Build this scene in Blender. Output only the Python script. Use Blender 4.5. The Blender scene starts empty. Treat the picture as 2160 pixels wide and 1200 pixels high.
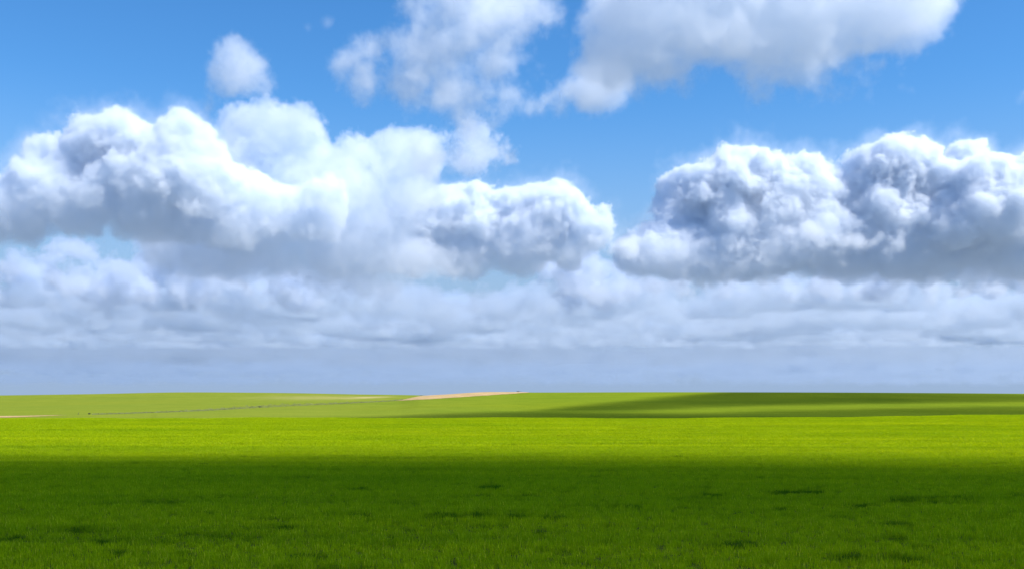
import bpy, math, numpy as np
from math import radians as R
F=2100.0; CX=1080.0; HY=838.0; EYE=4.0
C=bpy.context.scene.collection
# ---------------------------------------------------------------- volume clouds
def cloud_material(name, density, aniso=0.25, color=(1,1,1), step=1.0):
    m=bpy.data.materials.new(name); m.use_nodes=True; nt=m.node_tree; nt.nodes.clear()
    v=nt.nodes.new('ShaderNodeVolumePrincipled'); o=nt.nodes.new('ShaderNodeOutputMaterial')
    v.inputs['Density'].default_value=density; v.inputs['Anisotropy'].default_value=aniso
    v.inputs['Color'].default_value=(*color,1)
    nt.links.new(v.outputs[0],o.inputs['Volume'])
    m.cycles.volume_step_rate=step
    return m

def node_helpers(nt):
    def N(t,**k):
        n=nt.nodes.new(t)
        for a,b in k.items(): setattr(n,a,b)
        return n
    def L(a,b): nt.links.new(a,b)
    def put(n,i,v):
        if hasattr(v,'is_output'): L(v,n.inputs[i])
        else: n.inputs[i].default_value=v
    def M(op,a,b=0.0,c=None,clamp=False):
        n=N('ShaderNodeMath',operation=op,use_clamp=clamp); put(n,0,a); put(n,1,b)
        if c is not None: put(n,2,c)
        return n.outputs[0]
    def V(op,a,b=None):
        n=N('ShaderNodeVectorMath',operation=op); put(n,0,a)
        if b is not None:
            if op=='SCALE': put(n,3,b)
            else: put(n,1,b)
        return n.outputs[0]
    return N,L,put,M,V

def cloud_volume(name, sdf, lo, step, voxel, mat, edge, amp, scale, billow=0.5, rough=0.55, detail=6, stretch=(1,1,1), seed=0.0, vdetail=3.0, vrough=0.5, thin=None, halo=None):
    """A cloud: the lattice of signed depth (metres) is refined with fractal noise into a voxel grid of density."""
    nx,ny,nz=sdf.shape; detail=min(detail,math.log2(scale/voxel)+.6); vdetail=min(vdetail,math.log2(scale/1.6/voxel)+.4)
    me=bpy.data.meshes.new(name)
    idx=np.stack(np.meshgrid(np.arange(nx),np.arange(ny),np.arange(nz),indexing='ij'),-1).reshape(-1,3)
    me.vertices.add(len(idx)); me.vertices.foreach_set('co',(idx*step+np.array(lo)).astype('f').ravel())
    at=me.attributes.new('depth','FLOAT','POINT'); at.data.foreach_set('value',sdf.astype('f').ravel())
    ob=bpy.data.objects.new(name,me); C.objects.link(ob)
    nt=bpy.data.node_groups.new(name,'GeometryNodeTree')
    nt.interface.new_socket('Geometry',in_out='INPUT',socket_type='NodeSocketGeometry')
    nt.interface.new_socket('Geometry',in_out='OUTPUT',socket_type='NodeSocketGeometry')
    N,L,put,M,V=node_helpers(nt)
    gi=N('NodeGroupInput'); go=N('NodeGroupOutput')
    pos=N('GeometryNodeInputPosition').outputs[0]
    na=N('GeometryNodeInputNamedAttribute',data_type='FLOAT'); na.inputs[0].default_value='depth'
    g=V('SCALE',V('SUBTRACT',pos,lo),1.0/step)
    sx=N('ShaderNodeSeparateXYZ'); L(g,sx.inputs[0])
    fl=[];fr=[]
    for k,n in enumerate((nx,ny,nz)):
        q=M('MINIMUM',M('MAXIMUM',sx.outputs[k],0.0),n-1.001)
        f=M('FLOOR',q); fl.append(f); fr.append(M('SUBTRACT',q,f))
    base=M('ADD',M('MULTIPLY',M('ADD',M('MULTIPLY',fl[0],ny),fl[1]),nz),fl[2])
    def samp(off):
        s=N('GeometryNodeSampleIndex',data_type='FLOAT',domain='POINT'); L(gi.outputs[0],s.inputs[0]); L(na.outputs[0],s.inputs[1])
        L(M('ADD',base,float(off)+0.25),s.inputs[2]); return s.outputs[0]
    def mix(a,b,t): return M('MULTIPLY_ADD',M('SUBTRACT',b,a),t,a)
    q=[]
    for dx in (0,1):
        for dy in (0,1):
            o=(dx*ny+dy)*nz
            q.append(mix(samp(o),samp(o+1),fr[2]))
    d=mix(mix(q[0],q[1],fr[1]),mix(q[2],q[3],fr[1]),fr[0])
    p=V('ADD',V('MULTIPLY',pos,stretch),(seed*977.0,seed*431.0,seed*263.0))
    nz_=N('ShaderNodeTexNoise',noise_dimensions='3D'); L(p,nz_.inputs['Vector'])
    nz_.inputs['Scale'].default_value=1.0/scale; nz_.inputs['Detail'].default_value=detail; nz_.inputs['Roughness'].default_value=rough
    n=M('MULTIPLY_ADD',nz_.outputs[0],2.0,-1.0)
    acc=M('MULTIPLY_ADD',n,amp,d)
    if billow>0:
        wn=N('ShaderNodeTexNoise',noise_dimensions='3D'); L(p,wn.inputs['Vector']); wn.inputs['Scale'].default_value=1.0/scale; wn.inputs['Detail'].default_value=1.0
        wp=V('ADD',p,V('SCALE',V('SUBTRACT',wn.outputs[1],(0.5,0.5,0.5)),scale*0.45))
        vo=N('ShaderNodeTexVoronoi',feature='F1'); L(wp,vo.inputs['Vector'])
        vo.inputs['Scale'].default_value=1.6/scale; vo.inputs['Detail'].default_value=vdetail; vo.inputs['Roughness'].default_value=vrough; vo.inputs['Lacunarity'].default_value=2.1; vo.normalize=True
        acc=M('MULTIPLY_ADD',M('SUBTRACT',0.36,vo.outputs['Distance']),amp*billow*2.0,acc)
    den=N('ShaderNodeMapRange',interpolation_type='SMOOTHSTEP'); L(acc,den.inputs[0])
    den.inputs[1].default_value=0.0; den.inputs[2].default_value=edge
    dout=den.outputs[0]
    if halo:                                   # thin torn vapour round the dense heap: (share of density, reach, noise size)
        hn=N('ShaderNodeTexNoise',noise_dimensions='3D'); L(V('ADD',p,(311.0,97.0,53.0)),hn.inputs['Vector'])
        hn.inputs['Scale'].default_value=1.0/halo[2]; hn.inputs['Detail'].default_value=min(8,math.log2(halo[2]/voxel)+.6); hn.inputs['Roughness'].default_value=.74
        hd=M('MULTIPLY_ADD',M('MULTIPLY_ADD',hn.outputs[0],2.0,-1.0),halo[1]*2.2,acc)
        hm=N('ShaderNodeMapRange',interpolation_type='SMOOTHSTEP'); L(hd,hm.inputs[0])
        hm.inputs[1].default_value=-halo[1]*.9; hm.inputs[2].default_value=halo[1]*.8; hm.inputs[3].default_value=0.0; hm.inputs[4].default_value=halo[0]
        dout=M('MAXIMUM',dout,hm.outputs[0])
    if thin:                                   # thinner towards the base: (height, height, share left at the base)
        tz=N('ShaderNodeSeparateXYZ'); L(pos,tz.inputs[0])
        tm=N('ShaderNodeMapRange',interpolation_type='SMOOTHSTEP'); L(tz.outputs[2],tm.inputs[0])
        for i_,v_ in ((1,thin[0]),(2,thin[1]),(3,thin[2]),(4,1.0)): tm.inputs[i_].default_value=v_
        dout=M('MULTIPLY',dout,tm.outputs[0])
    vc=N('GeometryNodeVolumeCube'); L(dout,vc.inputs['Density'])
    hi=[lo[k]+step*(s-1) for k,s in enumerate((nx,ny,nz))]
    vc.inputs['Min'].default_value=lo; vc.inputs['Max'].default_value=hi
    for k,a in enumerate('XYZ'): vc.inputs['Resolution '+a].default_value=max(8,int((hi[k]-lo[k])/voxel))
    sm=N('GeometryNodeSetMaterial'); L(vc.outputs[0],sm.inputs[0]); sm.inputs['Material'].default_value=mat
    L(sm.outputs[0],go.inputs[0])
    md=ob.modifiers.new('density','NODES'); md.node_group=nt
    me.materials.append(mat)
    return ob

def blob_cloud(name, D, blobs, step, voxel, mat, base=None, pad=150.0, k=40.0, ysq=1.0, hard_base=60.0, grow=0.0, slope=.7, base_thin=None, **kw):
    """blobs: (picture x, picture y, radius[, depth offset m[, vertical squash]]) seen at distance D, turned into ellipsoids of real size."""
    P=[]
    for b in blobs:
        x,y,r=b[:3]; dy=b[3] if len(b)>3 else 0.0; sq=b[4] if len(b)>4 else 1.0
        Y=D+dy; P.append(((x-CX)/F*Y, Y, EYE+(HY-y)/F*Y, r/F*Y, sq))
    P=np.array(P)
    lo=np.array([(P[:,0]-P[:,3]).min(),(P[:,1]-P[:,3]*ysq).min(),(P[:,2]-P[:,3]*P[:,4]).min()])-pad
    hi=np.array([(P[:,0]+P[:,3]).max(),(P[:,1]+P[:,3]*ysq).max(),(P[:,2]+P[:,3]*P[:,4]).max()])+pad
    zb=None
    if base is not None:
        zb=EYE+(HY-base)/F*D; lo[2]=max(lo[2],zb-pad)
    n=np.ceil((hi-lo)/step).astype(int)+1
    ax=[lo[i]+step*np.arange(n[i]) for i in range(3)]
    X,Y,Z=np.meshgrid(*ax,indexing='ij')
    e=np.zeros(X.shape)
    for x,y,z,r,sq in P:
        d=r*(1-np.sqrt(((X-x)/r)**2+((Y-y)/(r*ysq))**2+((Z-z)/(r*sq))**2))
        e+=np.exp(np.clip(d/k,-60,12))
    s=k*np.log(e+1e-26)+grow
    if zb is not None: s=np.minimum(s,(Z-zb)*slope-20)
    s=np.clip(s,-400,400)
    if base_thin and zb is not None: kw['thin']=(zb,zb+base_thin[0],base_thin[1])
    return cloud_volume(name,s,tuple(float(v) for v in lo),step,voxel,mat,**kw)

from mathutils import Vector
sc=bpy.context.scene
rng=np.random.default_rng(7)
def tag(o,label=None,cat=None,kind=None,group=None):
    if label: o['label']=label
    if cat: o['category']=cat
    if kind: o['kind']=kind
    if group: o['group']=group
    return o
# ---------------------------------------------------------------- camera, sun, sky
cam=bpy.data.objects.new('camera',bpy.data.cameras.new('camera')); C.objects.link(cam)
cam.location=(0,0,EYE); cam.rotation_euler=(R(90),0,0)
cam.data.lens=35; cam.data.sensor_width=36; cam.data.shift_y=(HY-600)/2160; cam.data.clip_end=200000
sc.camera=cam
AZ,EL=114.0,53.0
SUN=Vector((math.sin(R(AZ))*math.cos(R(EL)),math.cos(R(AZ))*math.cos(R(EL)),math.sin(R(EL))))
s=bpy.data.lights.new('sun','SUN'); s.energy=4.8; s.angle=R(.53); s.color=(1,.955,.885)
so=bpy.data.objects.new('sun',s); C.objects.link(so); so.rotation_euler=SUN.to_track_quat('Z','Y').to_euler()
w=bpy.data.worlds.new('World'); sc.world=w; w.use_nodes=True
N,L,put,M,V=node_helpers(w.node_tree)
bg=w.node_tree.nodes['Background']
sky=N('ShaderNodeTexSky',sky_type='NISHITA',sun_disc=False,sun_elevation=R(EL),sun_rotation=R(AZ))
sky.ozone_density=4.0; sky.dust_density=0.15; sky.air_density=1.0; sky.altitude=100
hs=N('ShaderNodeHueSaturation'); L(sky.outputs[0],hs.inputs['Color']); hs.inputs['Saturation'].default_value=1.25
tc=N('ShaderNodeTexCoord'); sp=N('ShaderNodeSeparateXYZ'); L(tc.outputs['Generated'],sp.inputs[0])
# the thick moist air low over the land
mr=N('ShaderNodeMapRange',interpolation_type='SMOOTHSTEP'); L(sp.outputs[2],mr.inputs[0])
mr.inputs[1].default_value=.03; mr.inputs[2].default_value=.30; mr.inputs[3].default_value=1.0; mr.inputs[4].default_value=0.0
cl_=N('ShaderNodeMix',data_type='RGBA',blend_type='MULTIPLY'); cl_.inputs[0].default_value=1; L(hs.outputs[0],cl_.inputs[6]); cl_.inputs[7].default_value=(.80,.92,.98,1)
mx=N('ShaderNodeMix',data_type='RGBA'); L(mr.outputs[0],mx.inputs[0]); L(cl_.outputs[2],mx.inputs[6]); mx.inputs[7].default_value=(1.82,2.52,3.65,1)
L(mx.outputs[2],bg.inputs[0])
bg.inputs[1].default_value=0.13
sc.view_settings.view_transform='Standard'; sc.view_settings.look='None'; sc.view_settings.exposure=0.52; sc.view_settings.gamma=1
cy=sc.cycles
cy.volume_bounces=24; cy.max_bounces=26; cy.diffuse_bounces=3; cy.transmission_bounces=4; cy.transparent_max_bounces=12
cy.volume_step_rate=1.4; cy.volume_max_steps=512; cy.use_denoising=True; cy.sample_clamp_indirect=8

# ---------------------------------------------------------------- terrain
def pchip(xk,yk,x):
    xk=np.asarray(xk,float); yk=np.asarray(yk,float); h=np.diff(xk); d=np.diff(yk)/h
    m=np.zeros(len(xk)); m[0],m[-1]=d[0],d[-1]
    for i in range(1,len(xk)-1):
        if d[i-1]*d[i]>0:
            w1=2*h[i]+h[i-1]; w2=h[i]+2*h[i-1]; m[i]=(w1+w2)/(w1/d[i-1]+w2/d[i])
    x=np.clip(x,xk[0],xk[-1]); i=np.clip(np.searchsorted(xk,x,side='right')-1,0,len(xk)-2)
    t=(x-xk[i])/h[i]
    return (2*t**3-3*t**2+1)*yk[i]+(t**3-2*t**2+t)*h[i]*m[i]+(-2*t**3+3*t**2)*yk[i+1]+(t**3-t**2)*h[i]*m[i+1]
# across the view: picture x, crest of the near field, ridge distance, ridge height line, far hill height line
COL=np.array([
(-600,884,430,880,840),(0,884,450,877,833),(190,883.5,470,873.5,830.3),(400,883,520,867,826.6),(600,882.5,580,856.5,828),(760,882.5,630,849,831),
(839,882.5,650,844,832),(889,882.5,660,834.5,833),(947,882.5,670,831,835),(989,882.5,680,828,836),(1033,882.5,690,826.2,838),(1094,882.5,700,826.3,840),(1130,882.5,700,827,840),
(1400,883.5,700,826.3,840),(1700,881.5,700,826.8,840),(1950,878.5,700,828,840),(2160,876,700,829.6,842),(2800,872,700,835,846)])
def hz(py,Y): return EYE+(HY-py)/F*Y
RK=np.concatenate([np.geomspace(1,200,95),np.linspace(203,1300,300),np.geomspace(1330,30000,26)])
cols=np.concatenate([np.arange(-178,-40,4),np.arange(-40,-29,1.0),np.degrees(np.arctan((np.arange(-80,2245,6)-CX)/F)),np.arange(30,41,1.0),np.arange(42,181,4)])
def profile(px,ca):
    """heights along one azimuth, at the radii RK"""
    px=float(np.clip(px,-600,2800)); cr,Yr,pr,pt=[pchip(COL[:,0],COL[:,k],np.array([px]))[0] for k in (1,2,3,4)]
    zc=hz(cr,190)+.05*math.sin(px*.013)+.025*math.sin(px*.037+1); Yt=1120.0
    Y=[0,110,190,262,380,Yr-120,Yr,Yr+70,Yt-160,Yt,1700,4000,30000]
    zr=hz(pr,Yr)
    z=[0,0,zc,zc-3.2,hz(885.5,380),0.45*hz(885.5,380)+0.55*zr-.35,zr,zr-0.9,min(hz(pt,Yt)-1.3,hz(pt+16,Yt-160)),hz(pt,Yt),-12,-60,-500]
    return pchip(Y,z,RK*ca)
Zt=np.zeros((len(cols),len(RK)))
for i,a in enumerate(cols):
    ac=np.clip(a,-38,38); Zt[i]=profile(CX+F*math.tan(R(ac)),math.cos(R(ac)))
cw=np.interp(np.arange(-3,4),[-3,0,3],[.05,1,.05]); cw/=cw.sum()
def ground_z(x,y):
    r=np.hypot(x,y); a=np.degrees(np.arctan2(x,y))
    i=np.clip(np.searchsorted(cols,a)-1,0,len(cols)-2); u=np.clip((a-cols[i])/(cols[i+1]-cols[i]),0,1)
    j=np.clip(np.searchsorted(RK,r)-1,0,len(RK)-2); v=np.clip((r-RK[j])/(RK[j+1]-RK[j]),0,1)
    return (Zt[i,j]*(1-u)+Zt[i+1,j]*u)*(1-v)+(Zt[i,j+1]*(1-u)+Zt[i+1,j+1]*u)*v
A=np.radians(cols)
X=np.sin(A)[:,None]*RK; Y=np.cos(A)[:,None]*RK
# a little relief
def wob(x,y,s,seed):
    r=np.random.default_rng(seed); o=0
    for k in range(7):
        a=r.uniform(0,6.28); f=6.28/(s*r.uniform(.6,1.6)); o=o+np.sin(f*(math.cos(a)*x+math.sin(a)*y)+r.uniform(0,6.28))
    return o/3.0
nr=len(RK); nc=len(cols)
co=np.stack([X,Y,Zt],-1).reshape(-1,3)
co=np.concatenate([co,[[0,0,0]]])
idx=np.arange(nc*nr).reshape(nc,nr); i2=np.roll(idx,-1,axis=0)
quads=np.stack([idx[:,:-1],idx[:,1:],i2[:,1:],i2[:,:-1]],-1).reshape(-1,4)[:, ::-1]
tris=np.stack([np.full(nc,nc*nr),i2[:,0],idx[:,0]],-1)
def mesh_from(name,co,faces,mats=(),smooth=False):
    me=bpy.data.meshes.new(name); me.from_pydata([tuple(map(float,c)) for c in co],[],[tuple(map(int,f)) for f in faces]); me.update()
    for m in mats: me.materials.append(m)
    if smooth: me.polygons.foreach_set('use_smooth',[True]*len(me.polygons))
    return me
def obj(name,me,parent=None):
    o=bpy.data.objects.new(name,me); C.objects.link(o)
    if parent: o.parent=parent
    return o
def new_mat(name):
    m=bpy.data.materials.new(name); m.use_nodes=True
    return m
def noise(N,L,vec,scale,detail=4,rough=.55):
    n=N('ShaderNodeTexNoise'); L(vec,n.inputs['Vector']); n.inputs['Scale'].default_value=scale; n.inputs['Detail'].default_value=detail; n.inputs['Roughness'].default_value=rough
    return n.outputs[0]
def ramp(N,L,fac,stops):
    n=N('ShaderNodeValToRGB'); L(fac,n.inputs[0]); e=n.color_ramp.elements
    while len(e)<len(stops): e.new(.5)
    for q,(p,c) in zip(e,stops): q.position=p; q.color=(*c,1)
    return n.outputs[0]
def mixc(N,L,f,a,b,blend='MIX'):
    n=N('ShaderNodeMix',data_type='RGBA',blend_type=blend)
    for k,v in ((0,f),(6,a),(7,b)):
        if hasattr(v,'is_output'): L(v,n.inputs[k])
        else: n.inputs[k].default_value=v if k==0 else (*v,1)
    return n.outputs[2]
SOIL=(.45,.30,.12)
def field_material():
    m=new_mat('young_crop'); nt=m.node_tree; N,L,put,M,V=node_helpers(nt); b=nt.nodes['Principled BSDF']
    p=N('ShaderNodeNewGeometry').outputs['Position']
    big=noise(N,L,V('MULTIPLY',p,(.004,.009,0)),1,4)
    rows=noise(N,L,V('MULTIPLY',p,(.006,.22,0)),1,5,.6)
    mid=noise(N,L,V('MULTIPLY',p,(.05,.05,0)),1,5,.6)
    fine=noise(N,L,V('MULTIPLY',p,(1.3,.55,0)),1,4,.7)
    c=ramp(N,L,big,[(.3,(.150,.212,.016)),(.7,(.176,.222,.014))])
    c=mixc(N,L,1.0,c,ramp(N,L,rows,[(.3,(.80,.86,.8)),(.5,(1,1,1)),(.75,(1.12,1.06,1))]),'MULTIPLY')
    c=mixc(N,L,1.0,c,ramp(N,L,mid,[(.3,(.88,.92,.9)),(.7,(1.08,1.05,1))]),'MULTIPLY')
    c=mixc(N,L,1.0,c,ramp(N,L,fine,[(.3,(.7,.78,.6)),(.7,(1.22,1.15,1.2))]),'MULTIPLY')
    # thin crop with soil showing on the far hill
    at=N('ShaderNodeAttribute',attribute_name='thin_crop')
    c=mixc(N,L,M('MULTIPLY',at.outputs['Fac'],M('ADD',M('MULTIPLY',mid,.9),.45),clamp=True),c,(.40,.33,.14))
    # earth between the plants of the near field
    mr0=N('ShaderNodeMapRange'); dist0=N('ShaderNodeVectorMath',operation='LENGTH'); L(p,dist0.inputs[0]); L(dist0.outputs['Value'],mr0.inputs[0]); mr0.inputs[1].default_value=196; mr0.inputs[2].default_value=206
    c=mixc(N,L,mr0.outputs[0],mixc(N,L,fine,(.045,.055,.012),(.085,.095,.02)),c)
    # the open country beyond the hills: paddocks tinted blue-grey to bounce fill under clouds
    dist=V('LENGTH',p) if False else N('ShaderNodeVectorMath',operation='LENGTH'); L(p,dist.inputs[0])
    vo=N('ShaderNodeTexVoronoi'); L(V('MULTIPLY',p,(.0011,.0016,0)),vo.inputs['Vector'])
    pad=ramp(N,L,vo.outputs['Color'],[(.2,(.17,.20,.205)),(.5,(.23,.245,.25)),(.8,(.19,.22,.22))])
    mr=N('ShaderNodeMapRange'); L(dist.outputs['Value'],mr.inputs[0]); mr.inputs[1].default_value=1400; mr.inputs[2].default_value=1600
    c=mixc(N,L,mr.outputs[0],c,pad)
    L(c,b.inputs['Base Color']); b.inputs['Roughness'].default_value=1.0; b.inputs['Specular IOR Level'].default_value=0.0
    bp=N('ShaderNodeBump'); bp.inputs['Strength'].default_value=.5; bp.inputs['Distance'].default_value=.25
    L(fine,bp.inputs['Height']); L(bp.outputs[0],b.inputs['Normal'])
    return m
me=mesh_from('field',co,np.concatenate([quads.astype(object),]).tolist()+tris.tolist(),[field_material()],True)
# where the crop is thin: seen near the top of the far left hill
PXv=CX+F*co[:,0]/np.where(np.abs(co[:,1])<1e-3,1e-3,co[:,1]); PYv=HY-(co[:,2]-EYE)*F/np.where(co[:,1]<1,1,co[:,1])
far=(co[:,1]>800)&(co[:,1]<1130)
def g(x,c,s): return np.exp(-((x-c)/s)**2)
thin=far*(0.75*g(PXv,775,45)*g(PYv,837.5-(PXv-775)*.03,1.8)+.38*g(PXv,660,110)*g(PYv,838,4.5)+.10)
near=(co[:,1]>380)&(co[:,1]<800)
thin=thin+near*.10*np.clip((1150-PXv)/500,0,1)
at=me.attributes.new('thin_crop','FLOAT','POINT'); at.data.foreach_set('value',thin.astype('f'))
field=tag(obj('field',me),kind='structure')

def strip(name,edge_lo,edge_hi,pxs,lift,mat,nrow=6,rag=0.0):
    """a patch of bare ground laid just above the field between two distance curves (metres) over azimuth"""
    vs=[];fs=[]
    for i,x in enumerate(pxs):
        a,b=edge_lo(x),edge_hi(x)
        a+=rag*(math.sin(x*.31)+math.sin(x*.83+1)); b+=rag*(math.sin(x*.41)+math.sin(x*.67+2))
        for k in range(nrow+1):
            Yv=a+(b-a)*k/nrow; Xv=(x-CX)/F*Yv
            vs.append((Xv,Yv,float(ground_z(np.array([Xv]),np.array([Yv]))[0])+lift))
    for i in range(len(pxs)-1):
        for k in range(nrow):
            p=i*(nrow+1)+k; fs.append((p,p+nrow+1,p+nrow+2,p+1))
    return obj(name,mesh_from(name,vs,fs,[mat],True))
def soil_material(c):
    m=new_mat('dry_soil'); nt=m.node_tree; N,L,put,M,V=node_helpers(nt); b=nt.nodes['Principled BSDF']
    p=N('ShaderNodeNewGeometry').outputs['Position']
    n1=noise(N,L,V('MULTIPLY',p,(.08,.05,0)),1,5,.65)
    cc=mixc(N,L,1.0,c,ramp(N,L,n1,[(.3,(.8,.78,.72)),(.7,(1.1,1.1,1.1))]),'MULTIPLY')
    L(cc,b.inputs['Base Color']); b.inputs['Roughness'].default_value=.95
    return m
def ridge_y(px): return float(pchip(COL[:,0],COL[:,2],np.array([px]))[0])
def where_seen(px,py,y0,y1):
    """distance at which the slope facing the camera meets the sight line"""
    ys=np.linspace(y0,y1,160); xs=(px-CX)/F*ys; s=HY-(ground_z(xs,ys)-EYE)*F/ys
    k=np.argmin(np.abs(s-py)); return float(ys[k])
soil=soil_material(SOIL)
lo_pts=[(836,844.6),(905,841.4),(989,836),(1072,830.4),(1116,827.4)]
lo_=lambda x: where_seen(x,np.interp(x,[p[0] for p in lo_pts],[p[1] for p in lo_pts]),420,ridge_y(x))
t1=strip('dirt_track',lo_,lambda x: ridge_y(x)+12,np.arange(836,1117,4),.10,soil,8,.5)
tag(t1,kind='structure')
t2=strip('dirt_track',lambda x: ridge_y(x)-30*min(1,(140-x)/140+.15),lambda x: ridge_y(x)+2-6*max(0,1-(140-x)/60),np.arange(-500,141,5),.10,soil,6,.8)
tag(t2,kind='structure')

# ---------------------------------------------------------------- grass
def blade_material():
    m=new_mat('grass_blade'); nt=m.node_tree; N,L,put,M,V=node_helpers(nt); nt.nodes.remove(nt.nodes['Principled BSDF'])
    out=nt.nodes['Material Output']
    p=N('ShaderNodeNewGeometry').outputs['Position']
    tone=N('ShaderNodeAttribute',attribute_name='blade_tone',attribute_type='GEOMETRY').outputs['Fac']
    big=noise(N,L,V('MULTIPLY',p,(.03,.06,0)),1,4)
    rows=noise(N,L,V('MULTIPLY',p,(.012,.3,0)),1,5,.65)
    c=ramp(N,L,tone,[(0,(.15,.27,.0015)),(.5,(.37,.50,.003)),(.9,(.56,.66,.005)),(1,(.78,.72,.07))])
    c=mixc(N,L,1.0,c,ramp(N,L,big,[(.3,(.85,.92,.9)),(.7,(1.12,1.06,1))]),'MULTIPLY')
    c=mixc(N,L,1.0,c,ramp(N,L,rows,[(.3,(.74,.82,.9)),(.5,(1,1,1)),(.7,(1.16,1.1,1))]),'MULTIPLY')
    dk=N('ShaderNodeAttribute',attribute_name='dark_tuft',attribute_type='INSTANCER').outputs['Fac']
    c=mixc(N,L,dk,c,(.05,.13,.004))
    d=N('ShaderNodeBsdfDiffuse'); t=N('ShaderNodeBsdfTranslucent'); g=N('ShaderNodeBsdfGlossy'); g.inputs['Roughness'].default_value=.35
    L(c,d.inputs[0]); ct=mixc(N,L,1.0,c,(1.45,1.3,.5),'MULTIPLY'); L(ct,t.inputs[0])
    a=N('ShaderNodeMixShader'); a.inputs[0].default_value=.45; L(d.outputs[0],a.inputs[1]); L(t.outputs[0],a.inputs[2])
    b=N('ShaderNodeMixShader'); b.inputs[0].default_value=.004; L(a.outputs[0],b.inputs[1]); L(g.outputs[0],b.inputs[2])
    L(b.outputs[0],out.inputs[0])
    return m
def grass_patch(r,n,h0,h1,wd,rg,vary=.30):
    """n bent blades on a disc of radius r; returns vertices, faces and a tone for each vertex"""
    vs=[];fs=[];tn=[]
    tuft=[]
    for k in range(max(6,n//9)):
        q=r*math.sqrt(rg.random()); a=rg.random()*6.283; tuft.append((q*math.cos(a),q*math.sin(a),float(np.clip(rg.normal(1,vary),.4,1.8)),rg.normal(.5,vary)))
    sd=r*.62/math.sqrt(len(tuft))
    for i in range(n):
        tx,ty,th_,tt=tuft[i%len(tuft)]; x,y=tx+rg.normal()*sd,ty+rg.normal()*sd
        h=th_*rg.uniform(h0,h1)*(1+.25*rg.standard_normal()*.6); ww=wd*rg.uniform(.7,1.3); az=rg.random()*6.283; lean=abs(rg.normal(.42,.28))*h
        lx,ly=math.cos(az)*lean,math.sin(az)*lean; sx,sy=-math.sin(az+rg.normal(0,.5))*ww,math.cos(az+rg.normal(0,.5))*ww
        b=len(vs); t=float(np.clip(rg.normal(tt,.13),0,.93)) if rg.random()>.012 else 1.0
        vs+=[(x-sx,y-sy,-.02),(x+sx,y+sy,-.02),(x+lx*.35-sx*.8,y+ly*.35-sy*.8,h*.6),(x+lx*.35+sx*.8,y+ly*.35+sy*.8,h*.6),(x+lx,y+ly,h)]
        fs+=[(b,b+1,b+3,b+2),(b+2,b+3,b+4)]; tn+=[t]*5
    return vs,fs,tn
def grass(name,pts,rot,scl,dark_tuft,patch,mat):
    vs,fs,tn=patch; nb=len(vs)
    me=bpy.data.meshes.new(name)
    me.from_pydata(vs+[tuple(map(float,p)) for p in pts],[],fs); me.materials.append(mat)
    n=len(me.vertices)
    def put_attr(k,t,d):
        a=me.attributes.new(k,t,'POINT'); a.data.foreach_set('vector' if t=='FLOAT_VECTOR' else 'value',np.asarray(d,'f').ravel())
    put_attr('is_root','FLOAT',[0]*nb+[1]*len(pts)); put_attr('blade_tone','FLOAT',tn+[0]*len(pts))
    put_attr('turn','FLOAT_VECTOR',np.concatenate([np.zeros((nb,3)),rot])); put_attr('grow','FLOAT_VECTOR',np.concatenate([np.ones((nb,3)),scl]))
    put_attr('dark_tuft','FLOAT',np.concatenate([np.zeros(nb),dark_tuft]))
    o=obj(name,me)
    nt=bpy.data.node_groups.new(name,'GeometryNodeTree')
    nt.interface.new_socket('Geometry',in_out='INPUT',socket_type='NodeSocketGeometry'); nt.interface.new_socket('Geometry',in_out='OUTPUT',socket_type='NodeSocketGeometry')
    N,L,put,M,V=node_helpers(nt); gi=N('NodeGroupInput'); go=N('NodeGroupOutput')
    def attr(k,t):
        a=N('GeometryNodeInputNamedAttribute',data_type=t); a.inputs[0].default_value=k; return a.outputs[0]
    sg=N('GeometryNodeSeparateGeometry',domain='POINT'); L(gi.outputs[0],sg.inputs[0]); L(M('GREATER_THAN',attr('is_root','FLOAT'),.5),sg.inputs[1])
    io=N('GeometryNodeInstanceOnPoints'); L(sg.outputs[0],io.inputs['Points']); L(sg.outputs[1],io.inputs['Instance'])
    L(attr('turn','FLOAT_VECTOR'),io.inputs['Rotation']); L(attr('grow','FLOAT_VECTOR'),io.inputs['Scale']); L(io.outputs[0],go.inputs[0])
    md=o.modifiers.new('growth','NODES'); md.node_group=nt
    return o
def roots(y0,y1,spacing,margin,jit=.5):
    ys=np.arange(y0,y1,spacing); P=[]
    for y in ys:
        hw=.55*y+margin; xs=np.arange(-hw,hw,spacing); P.append(np.stack([xs,np.full(len(xs),y)],-1))
    P=np.concatenate(P); P+=rng.uniform(-jit,jit,P.shape)*spacing
    return np.concatenate([P,ground_z(P[:,0],P[:,1])[:,None]],1)
bm=blade_material()
rg=np.random.default_rng(3)
def clump(P):
    """taller, denser growth in streaks across the field"""
    c=wob(P[:,0]*.5,P[:,1],7,5)+.8*wob(P[:,0],P[:,1]*1.6,3.2,6)
    return np.clip(c,-1.6,1.6)
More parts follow.
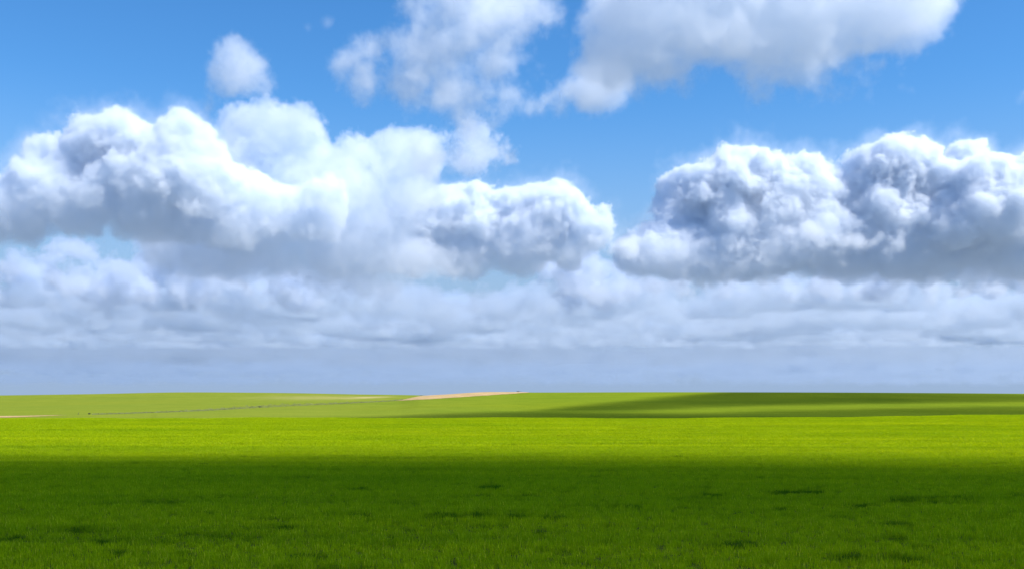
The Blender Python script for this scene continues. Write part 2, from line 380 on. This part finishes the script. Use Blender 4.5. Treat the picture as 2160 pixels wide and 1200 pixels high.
SPOTS=[(230,1150,40,9),(345,1145,35,7),(452,1088,9,5),(250,1168,30,6),(60,1194,60,8),(20,1140,30,8),(510,1138,30,6),(425,1135,40,5),(760,1091,35,7),(800,1090,18,8),(850,1062,35,5),(930,1094,28,9),(1010,1090,20,6),(1080,1092,20,8),(1165,1094,16,8),(1030,1115,50,7),(820,1146,30,8),(890,1146,25,7),(760,1031,40,4),(1040,1031,30,4),(1500,1047,35,5),(1710,1039,25,5),(1650,1042,40,4),(1820,1071,25,6),(1905,1062,40,7),(1960,1060,25,5),(2035,1055,30,6),(2090,1050,40,4),(2150,1047,20,5),(1650,1078,40,5),(1885,1138,20,5),(1880,1108,40,5),(1780,1180,35,8),(1910,1180,35,8),(1270,1158,20,9),(1390,1120,30,6),(1200,1170,30,7),(1560,1150,30,7),(1120,1050,40,4),(600,1120,40,7),(170,1120,40,6),(340,1060,40,4),(1320,1072,30,5),(1450,1060,40,4),(2100,1140,40,6),(660,1180,40,8)]
def tuft_darkness(P):  # darker green tufts at the listed spots, broken up by noise
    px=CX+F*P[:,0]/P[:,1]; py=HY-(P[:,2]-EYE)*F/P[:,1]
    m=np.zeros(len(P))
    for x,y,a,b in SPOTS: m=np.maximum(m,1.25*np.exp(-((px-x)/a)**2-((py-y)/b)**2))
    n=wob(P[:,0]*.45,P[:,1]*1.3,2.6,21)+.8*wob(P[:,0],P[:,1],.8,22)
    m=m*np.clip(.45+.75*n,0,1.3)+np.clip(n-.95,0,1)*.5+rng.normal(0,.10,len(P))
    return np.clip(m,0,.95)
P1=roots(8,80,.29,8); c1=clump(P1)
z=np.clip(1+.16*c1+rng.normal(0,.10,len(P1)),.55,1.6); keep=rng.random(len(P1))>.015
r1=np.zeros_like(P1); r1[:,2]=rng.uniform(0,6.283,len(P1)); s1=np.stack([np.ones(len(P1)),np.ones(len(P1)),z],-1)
tag(grass('grass',P1[keep],r1[keep],s1[keep],tuft_darkness(P1)[keep],grass_patch(.24,64,.075,.145,.0065,rg),bm),kind='stuff')
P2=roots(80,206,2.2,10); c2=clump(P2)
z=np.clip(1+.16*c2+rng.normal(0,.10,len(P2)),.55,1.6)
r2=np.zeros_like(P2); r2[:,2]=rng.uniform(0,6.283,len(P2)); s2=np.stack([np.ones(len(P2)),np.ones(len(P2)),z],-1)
tag(grass('grass',P2,r2,s2,tuft_darkness(P2)*.6,grass_patch(2.1,2400,.09,.15,.011,rg,.12),bm),kind='stuff')

# ---------------------------------------------------------------- fence line and bushes
def plain(name,c,rough=.9):
    m=new_mat(name); nt=m.node_tree; N,L,put,M,V=node_helpers(nt); b=nt.nodes['Principled BSDF']
    p=N('ShaderNodeNewGeometry').outputs['Position']; n1=noise(N,L,V('MULTIPLY',p,(2,2,2)),1,4)
    L(mixc(N,L,1.0,c,ramp(N,L,n1,[(.3,(.65,.65,.65)),(.7,(1.25,1.25,1.25))]),'MULTIPLY'),b.inputs['Base Color']); b.inputs['Roughness'].default_value=rough
    return m
def leaves(pts,size,rg):
    vs=[];fs=[]
    for p in pts:
        a=Vector(rg.normal(size=3)).normalized(); b=a.orthogonal().normalized(); l=size*rg.uniform(.6,1.4); w_=l*.35; p=Vector(p); k=len(vs)
        vs+=[p,p+a*l*.5+b*w_,p+a*l,p+a*l*.5-b*w_]; fs.append((k,k+1,k+2,k+3))
    return vs,fs
wood=plain('weathered_wood',(.10,.085,.065)); scrubm=plain('dry_scrub',(.17,.185,.075)); darkleaf=plain('dark_leaf',(.055,.07,.03)); stemm=plain('woody_stem',(.07,.055,.04))
pts=[]
for _ in range(9000):
    px=rng.uniform(195,850); h=np.interp(px,[190,300,420,520,600,700,850],[.35,.45,.9,1.7,1.8,1.2,.8])
    Yv=ridge_y(px)+rng.uniform(-3,5); x=(px-CX)/F*Yv
    gap=.45+.55*math.sin(px*.13)*math.sin(px*.37+1)
    pts.append((x,Yv,float(ground_z(np.array([x]),np.array([Yv]))[0])+rng.random()**1.3*h*(.5+.6*gap)))
vs,fs=leaves(pts,.34,rng); tag(obj('scrub',mesh_from('scrub',vs,fs,[scrubm])),kind='stuff')
def on_ground(px,dY=0.0,Y=None):
    Yv=(ridge_y(px)+dY) if Y is None else Y; x=(px-CX)/F*Yv
    return Vector((x,Yv,float(ground_z(np.array([x]),np.array([Yv]))[0])))
def lathe(rings,n=8):
    vs=[];fs=[]
    for z,r,dx in rings:
        for i in range(n): vs.append((dx+r*math.cos(6.283*i/n),r*math.sin(6.283*i/n),z))
    for k in range(len(rings)-1):
        for i in range(n): fs.append((k*n+i,k*n+(i+1)%n,(k+1)*n+(i+1)%n,(k+1)*n+i))
    fs.append(tuple(range((len(rings)-1)*n,len(rings)*n)))
    return vs,fs
POST=mesh_from('fence_post',*lathe([(-.3,.085,0),(.3,.09,.01),(.8,.08,.025),(1.18,.075,.03),(1.22,.05,.03)]),[wood])
for px,h,lean,lab in [(165,1.0,.05,'dark wooden fence post standing alone just past the end of the left sandy track'),
    (351,.95,-.06,'short wooden fence post on the thin left part of the grey scrub line'),
    (566,1.35,.03,'tallest dark fence post in the thick grey scrub line beside a small bush'),
    (652,1.0,.10,'leaning wooden fence post where the scrub line climbs above the tall post'),
    (763,.95,-.04,'short wooden fence post at the upper end of the scrub line near the sandy hilltop')]:
    o=obj('fence_post',POST); o.location=on_ground(px,1.0); o.scale=(1.2,1.2,h); o.rotation_euler=(0,lean,rng.random()*6)
    tag(o,lab,'fence post',group='fence posts along the scrub line')
def bush(p,wx,hz_,lab,n=420):
    e=bpy.data.objects.new('bush',None); C.objects.link(e); e.location=p; tag(e,lab,'bush')
    v=[];f=[]
    for k in range(5):
        a=rng.random()*6.28; d=wx*.3*rng.random(); a_,b_=lathe([(-.1,.05,0),(hz_*.35,.035,d*.5),(hz_*.7,.015,d)],6); q=len(v)
        v+=[(x*math.cos(a)-y*math.sin(a),x*math.sin(a)+y*math.cos(a),z) for x,y,z in a_]; f+=[tuple(i+q for i in g) for g in b_]
    obj('stem',mesh_from('stem',v,f,[stemm]),e)
    P=[]
    lob=[(rng.normal()*wx*.28,rng.normal()*wx*.28,hz_*rng.uniform(.35,.75),rng.uniform(.22,.38)) for _ in range(7)]
    for _ in range(n):
        c=lob[rng.integers(7)]; u=rng.normal(size=3); u/=np.linalg.norm(u); r=c[3]*rng.random()**.4
        P.append((c[0]+u[0]*r*wx,c[1]+u[1]*r*wx,max(.03,c[2]+u[2]*r*hz_)))
    obj('foliage',mesh_from('foliage',*leaves(P,min(wx,hz_)*.2,rng),[darkleaf]),e)
bush(on_ground(189,1.5),.9,.75,'low dark bush at the left start of the grey scrub line')
bush(on_ground(548,1.5),1.3,1.0,'small dark bush beside the tallest post in the scrub line')
bush(on_ground(1093,.5),2.6,.75,'dark low bush on the skyline at the right end of the sandy strip')
bush(on_ground(889,1.0),1.6,.6,'tiny dark bush on the lower left edge of the sandy hilltop strip',200)

# ---------------------------------------------------------------- clouds
Q=0.92
HAZE_TINT=(.935,.962,.992)  # blue tint in the cloud colour stands in for haze before them
white=cloud_material('cloud_dense',.042,.25,HAZE_TINT)
soft=cloud_material('cloud_soft',.009,.3,HAZE_TINT)
thinm=cloud_material('cloud_thin',.013,.3,HAZE_TINT)
right=[(1540,325,28),(1530,345,30),(1580,345,35),(1500,370,35),(1430,375,30),(1405,395,24),(1620,360,35),(1560,390,60),(1470,420,60),(1640,400,50),(1420,440,45),(1530,460,80),(1620,460,80),(1700,370,32),(1740,372,30),(1780,375,27),(1700,420,60),(1770,420,50),(1840,345,30,-200),(1880,335,30,-200),(1930,330,30,-200),(1965,345,32,-200),(1830,380,45,-60),(1900,390,60,-60),(1850,450,75,-20),(1960,420,70,-40),(2020,345,36),(2050,328,32),(2060,380,50,-300),(2120,380,50,-300),(2180,390,60,-300),(2240,420,70,-200),(2100,440,80,-300),(2020,480,80,-200),(2160,470,80),(1940,500,70),(1730,490,80),(1800,520,70),(1400,500,50),(1340,540,50),(1450,545,60),(1550,545,60),(1650,545,70),(1750,545,70),(1850,545,70),(1950,545,70),(2050,545,70),(2150,530,70),(2250,530,80),(1850,338,38,-100),(1900,330,40,-100),(1945,328,38,-100)]+[(x,505,62) for x in range(1480,2260,70)]+[(x,550,58) for x in range(1350,2260,60)]
left=[(235,275,45),(190,300,60),(120,320,50),(90,345,45),(270,310,60),(375,285,45),(340,320,60),(420,310,50),(450,330,40),(40,400,60),(0,430,80),(130,400,80),(230,380,90),(330,390,90),(420,390,80),(60,450,70),(170,450,70),(300,450,80),(-70,440,90),(-160,450,80),(480,430,80,200),(560,440,60,200),(400,480,70,200),(520,490,75,200),(600,480,75,200),(680,430,70,200),(660,500,60,200)]
arch=[(520,270,38),(560,262,42),(610,275,45),(645,312,45),(590,305,40),(665,355,42),(500,305,27),(690,390,60),(740,370,60),(790,340,48),(840,330,46),(900,335,42),(960,330,32),(1010,315,27),(1060,318,26),(1000,285,22),(760,420,80),(850,400,70),(700,470,80),(800,470,70),(900,380,40),(620,420,55),(560,520,80),(640,540,70),(720,540,70),(480,530,60),(850,540,60),(780,500,70),(600,470,80),(930,560,40),(500,340,32),(485,370,40),(640,350,45),(660,395,58),(700,425,65),(420,540,60),(350,520,60),(560,565,55),(650,575,50),(740,575,50),(820,570,45),(600,520,85)]
mid=[(850,455,48),(820,485,55),(770,505,52),(715,525,46),(830,535,50),(960,420,30),(905,430,40),(1000,430,36),(1035,450,36),(880,450,40),(940,460,60),(1000,480,60),(900,500,55),(960,530,50),(1060,480,50),(1080,440,35),(1110,430,35),(1150,410,36),(1180,390,30),(1210,408,27),(1190,440,45),(1130,470,55),(1080,530,50),(1000,550,45),(860,540,50),(800,540,50),(1180,490,32),(1150,520,40),(1200,540,36),(1110,510,50),(1230,480,34),(1100,550,40),(700,548,37),(655,540,27),(780,565,27),(1275,455,26),(1268,485,30),(1310,515,24),(1335,522,20),(1240,500,26)]
wisp=[(880,0,40),(960,10,55),(1030,15,60),(1100,25,50),(1150,45,40),(1200,55,26),(1000,70,60),(960,100,55),(900,110,50),(850,120,34),(790,100,28),(740,130,28),(715,145,20),(760,180,34),(860,160,55),(880,190,50),(940,200,50),(1000,200,48),(1060,200,40),(1085,190,28),(960,235,34),(995,265,18),(1000,-40,70),(900,-50,50),(1040,120,50),(1080,90,45),(1110,60,50),(1000,285,26),(1006,308,26),(1040,320,26),(1068,316,26),(980,325,28),(930,328,32),(880,335,34),(990,240,34),(1030,160,50),(1300,160,52),(1250,178,50),(1195,196,42),(1150,214,34),(1125,222,26)]
puff=[(490,105,32),(500,140,44),(492,175,38),(528,150,32),(572,178,24),(440,232,12)]
big=[(1340,20,60),(1320,80,60),(1400,60,90),(1400,115,60),(1500,40,110),(1500,120,70),(1620,30,110),(1600,120,60),(1720,20,110),(1700,100,70),(1800,80,60),(1840,20,90),(1920,5,60),(1905,50,45),(1820,110,40),(1250,180,38),(1290,165,36),(1200,195,24),(1150,215,20),(1700,140,40),(1500,-80,120),(1700,-90,130),(1880,-70,90),(1380,-60,80)]
def scatter(seed,n,xr,yr,rr,dy):
    """irregular heap of blobs: many small, few large"""
    r_=np.random.default_rng(seed); o=[]
    for _ in range(n):
        o.append((r_.uniform(*xr),r_.uniform(*yr),rr[0]+(rr[1]-rr[0])*r_.random()**2.2,r_.uniform(-dy,dy),r_.uniform(.55,1.0)))
    return o
low=scatter(31,60,(-120,460),(525,625),(16,62),900)+scatter(32,46,(380,820),(540,625),(16,60),900)+scatter(33,26,(1130,1330),(570,640),(16,48),900)+scatter(34,34,(1330,1760),(588,615),(12,30),900)+scatter(35,44,(1740,2260),(565,620),(16,48),900)
flecks=scatter(41,8,(1470,1560),(490,530),(4,16),200)+scatter(42,14,(1640,1740),(450,540),(5,20),200)+scatter(43,14,(1790,1960),(490,535),(5,18),200)
bits=[(1830,205,14),(1900,186,15),(1925,190,12),(2150,215,14),(2165,200,14),(690,48,18),(650,60,12)]
def cl(name,*a,label=None,**k):
    o=blob_cloud(name,*a,**k); tag(o,label,'cloud'); return o
cl('cloud',8000,right,45,10/Q,white,base=590,edge=26,amp=215,scale=480,billow=.65,rough=.70,detail=8,grow=-22,slope=.75,base_thin=(900,.2),halo=(.055,120,300),seed=1,vdetail=5.0,vrough=.60,label='large white cumulus bank with crisp domed tops over the right hill')
cl('cloud',6300,left,40,9/Q,white,base=512,grow=-38,edge=30,amp=215,scale=460,billow=.6,rough=.70,slope=.75,base_thin=(700,.22),halo=(.06,120,300),detail=8,seed=2,vdetail=5.0,vrough=.60,label='bright cumulus with two rounded heads over the left hill')
cl('cloud',6800,arch,40,10/Q,soft,base=610,slope=.5,base_thin=(900,.45),edge=45,amp=290,scale=480,billow=.7,rough=.79,detail=9,grow=-5,seed=3,vdetail=5.0,vrough=.65,label='soft arched cloud joining the left cumulus to the middle of the bank')
cl('cloud',7400,mid,40,9/Q,white,base=590,edge=26,amp=190,scale=430,billow=.6,rough=.70,detail=8,grow=-26,slope=.75,base_thin=(700,.2),halo=(.055,120,300),seed=4,vdetail=5.0,vrough=.60,label='smaller crisp white cumulus between the left and right banks')
lowm=cloud_material('cloud_low',.010,.35,(.86,.905,.965),1.4)  # colour dulled bluish, painting haze onto the low shelf
cl('cloud',9800,low,50,14/Q,lowm,base=640,edge=80,amp=400,scale=520,billow=.75,rough=.82,detail=9,grow=-40,seed=9,vdetail=5.0,vrough=.64,label='low grey blue cloud shelf under the two white banks')
cl('cloud',3600,wisp,25,7/Q,thinm,edge=75,amp=190,scale=320,billow=.45,grow=-10,rough=.79,detail=9,seed=5,vdetail=5.0,vrough=.65,k=25,label='ragged thin cloud trailing down from the top edge of the sky')
cl('cloud',4000,puff,20,6/Q,thinm,edge=60,amp=140,scale=240,billow=.45,grow=0,rough=.78,detail=9,seed=6,vdetail=5.0,vrough=.65,k=25,label='small lone puff of cloud in the blue above the left bank')
cl('cloud',3200,big,30,7/Q,cloud_material('cloud_big',.009,.3,HAZE_TINT),base=168,edge=50,amp=215,scale=360,billow=.7,grow=0,rough=.74,detail=9,seed=7,vdetail=5.0,vrough=.64,label='big grey based cloud at the top right with a bright right edge')
cl('cloud',7100,flecks,25,9/Q,thinm,edge=60,amp=150,scale=260,billow=.25,rough=.78,detail=8,seed=10,pad=100,k=25,label='scattered bright torn flecks of cloud in front of the grey face of the right bank')
cl('cloud',4200,bits,15,6/Q,thinm,edge=60,amp=40,scale=130,billow=.1,rough=.68,seed=8,pad=80,k=20,label='faint torn wisps of cloud beside the big grey based cloud')
# low broken layer receding to the horizon
def layer(name,y0,y1,hw,zb,th,step,voxel,mat,cover,cell,seed,**k):
    nx,ny,nz=int(2*hw/step)+1,int((y1-y0)/step)+1,int(th*1.5/step)+3
    lo=(-hw,y0,zb-step)
    x=np.arange(nx)*step-hw; y=np.arange(ny)*step+y0; z=np.arange(nz)*step+zb-step
    s=np.full((nx,ny,nz),-300.0); r_=np.random.default_rng(seed)
    n=int(cover*(2*hw)*(y1-y0)/cell**2)
    for i in range(n):
        cx,cy_=r_.uniform(-hw,hw),r_.uniform(y0,y1); R0=cell*(.12+.75*r_.random()**2.5); hgt=th*(.18+.82*r_.random()**1.6)*min(1,R0/cell*2.4)
        for j in range(5):
            bx,by=cx+r_.normal(0,R0*.8),cy_+r_.normal(0,R0*.6); br=R0*r_.uniform(.3,.8); bh=hgt*r_.uniform(.4,1)
            a0,a1=np.searchsorted(x,[bx-br,bx+br]); b0,b1=np.searchsorted(y,[by-br,by+br])
            if a1-a0<1 or b1-b0<1: continue
            d=bh*(1-np.sqrt(((x[a0:a1,None,None]-bx)/br)**2+((y[None,b0:b1,None]-by)/br)**2+((z[None,None,:]-zb)/bh)**2))
            s[a0:a1,b0:b1]=np.maximum(s[a0:a1,b0:b1],d)
    # thinner towards the ends of the layer
    f=np.minimum((y-y0),(y1-y))/(.25*(y1-y0)); s=s-(150*np.clip(1-f,0,1))[None,:,None]
    s=np.minimum(s,(z[None,None,:]-zb)*.6)
    return cloud_volume(name,np.clip(s,-300,300),lo,step,voxel,mat,seed=seed,**k)
veil=cloud_material('cloud_veil',.0034,.3,(.78,.85,.925),1.6)  # distant clouds darkened blue-grey in place of haze
tag(layer('clouds',9500,19000,9500,1010,800,70,30/Q,veil,2.8,1300,11,edge=45,amp=330,scale=620,billow=.95,rough=.8,detail=8,vdetail=4.0,vrough=.65),kind='stuff')
haze_far=cloud_material('cloud_far',.0011,.3,(.62,.70,.79),1.8)  # haze of the far distance put into the cloud colour
tag(layer('clouds',19000,42000,20000,1000,950,130,60/Q,haze_far,3.0,2300,12,edge=130,amp=380,scale=1000,billow=.95,rough=.78,detail=7,vdetail=4.0,vrough=.65),kind='stuff')
tag(layer('clouds',42000,76000,39000,1000,1100,260,130/Q,cloud_material('cloud_farthest',.0006,.3,(.60,.68,.77),1.8),3.2,5000,14,edge=400,amp=450,scale=2200,billow=.8,rough=.7,detail=6,vdetail=3.0,vrough=.6),kind='stuff')  # dullest albedo, haze painted into the last layer
# the cloud overhead that shades the foreground and the right hill
def shade_depth(u,v):
    wav=6*np.sin(u*.045+.6)+4*np.sin(u*.11+2)
    a=np.minimum(70-.14*u+wav*.5-v, v+420); a=np.where(a>0,a*.8,a); a=np.minimum(a,np.interp(v,[8,25,45,62],[8.2,9,14,26]))
    a=np.minimum(a,np.minimum(u+480,480-u))
    px=CX+F*u/np.maximum(v,60)
    hi=np.interp(px,[500,720,1110,1300,1440,1600,1800,2160,2500],[395,425,490,600,665,760,740,690,650])
    lo=np.interp(px,[500,1500,1900,2160,2500],[280,280,300,330,330])
    b=np.minimum(hi-v,v-lo); b=np.minimum(b,(px-560)*.15)
    # bright gap streaking across the right hill
    gap=12-np.abs(v-np.interp(px,[1400,1600,2160],[470,500,560]))-np.clip((1500-px)*.1,0,50)
    b=np.minimum(b,np.maximum(-gap,2.5))
    b=np.minimum(b,(2600-px)*.3); cap=np.interp(px,[1500,1950,2300],[8.5,7,6.2]); b=np.where(b>0,cap*(1-np.exp(-np.maximum(b,0)/20)),b)
    return np.maximum(a,b)
step=14.0; zb,zt=900.0,1080.0
k=np.array([SUN.x/SUN.z,SUN.y/SUN.z])
lo=np.array([-520+min(k[0]*zb,k[0]*zt),-440+min(k[1]*zb,k[1]*zt),zb]); hi=np.array([620+max(k[0]*zb,k[0]*zt),800+max(k[1]*zb,k[1]*zt),zt])
n=np.ceil((hi-lo)/step).astype(int)+1
gx,gy,gz=np.meshgrid(*[lo[i]+step*np.arange(n[i]) for i in range(3)],indexing='ij')
d=shade_depth(gx-k[0]*gz,gy-k[1]*gz)
d=np.minimum(d,np.minimum(gz-zb-10,zt-10-gz)*1.0)
tag(cloud_volume('clouds',np.clip(d,-80,80),tuple(map(float,lo)),step,7.0,cloud_material('cloud_overhead',.03,.3),edge=24,amp=5.5,scale=90,billow=.3,rough=.6,seed=13),kind='stuff')
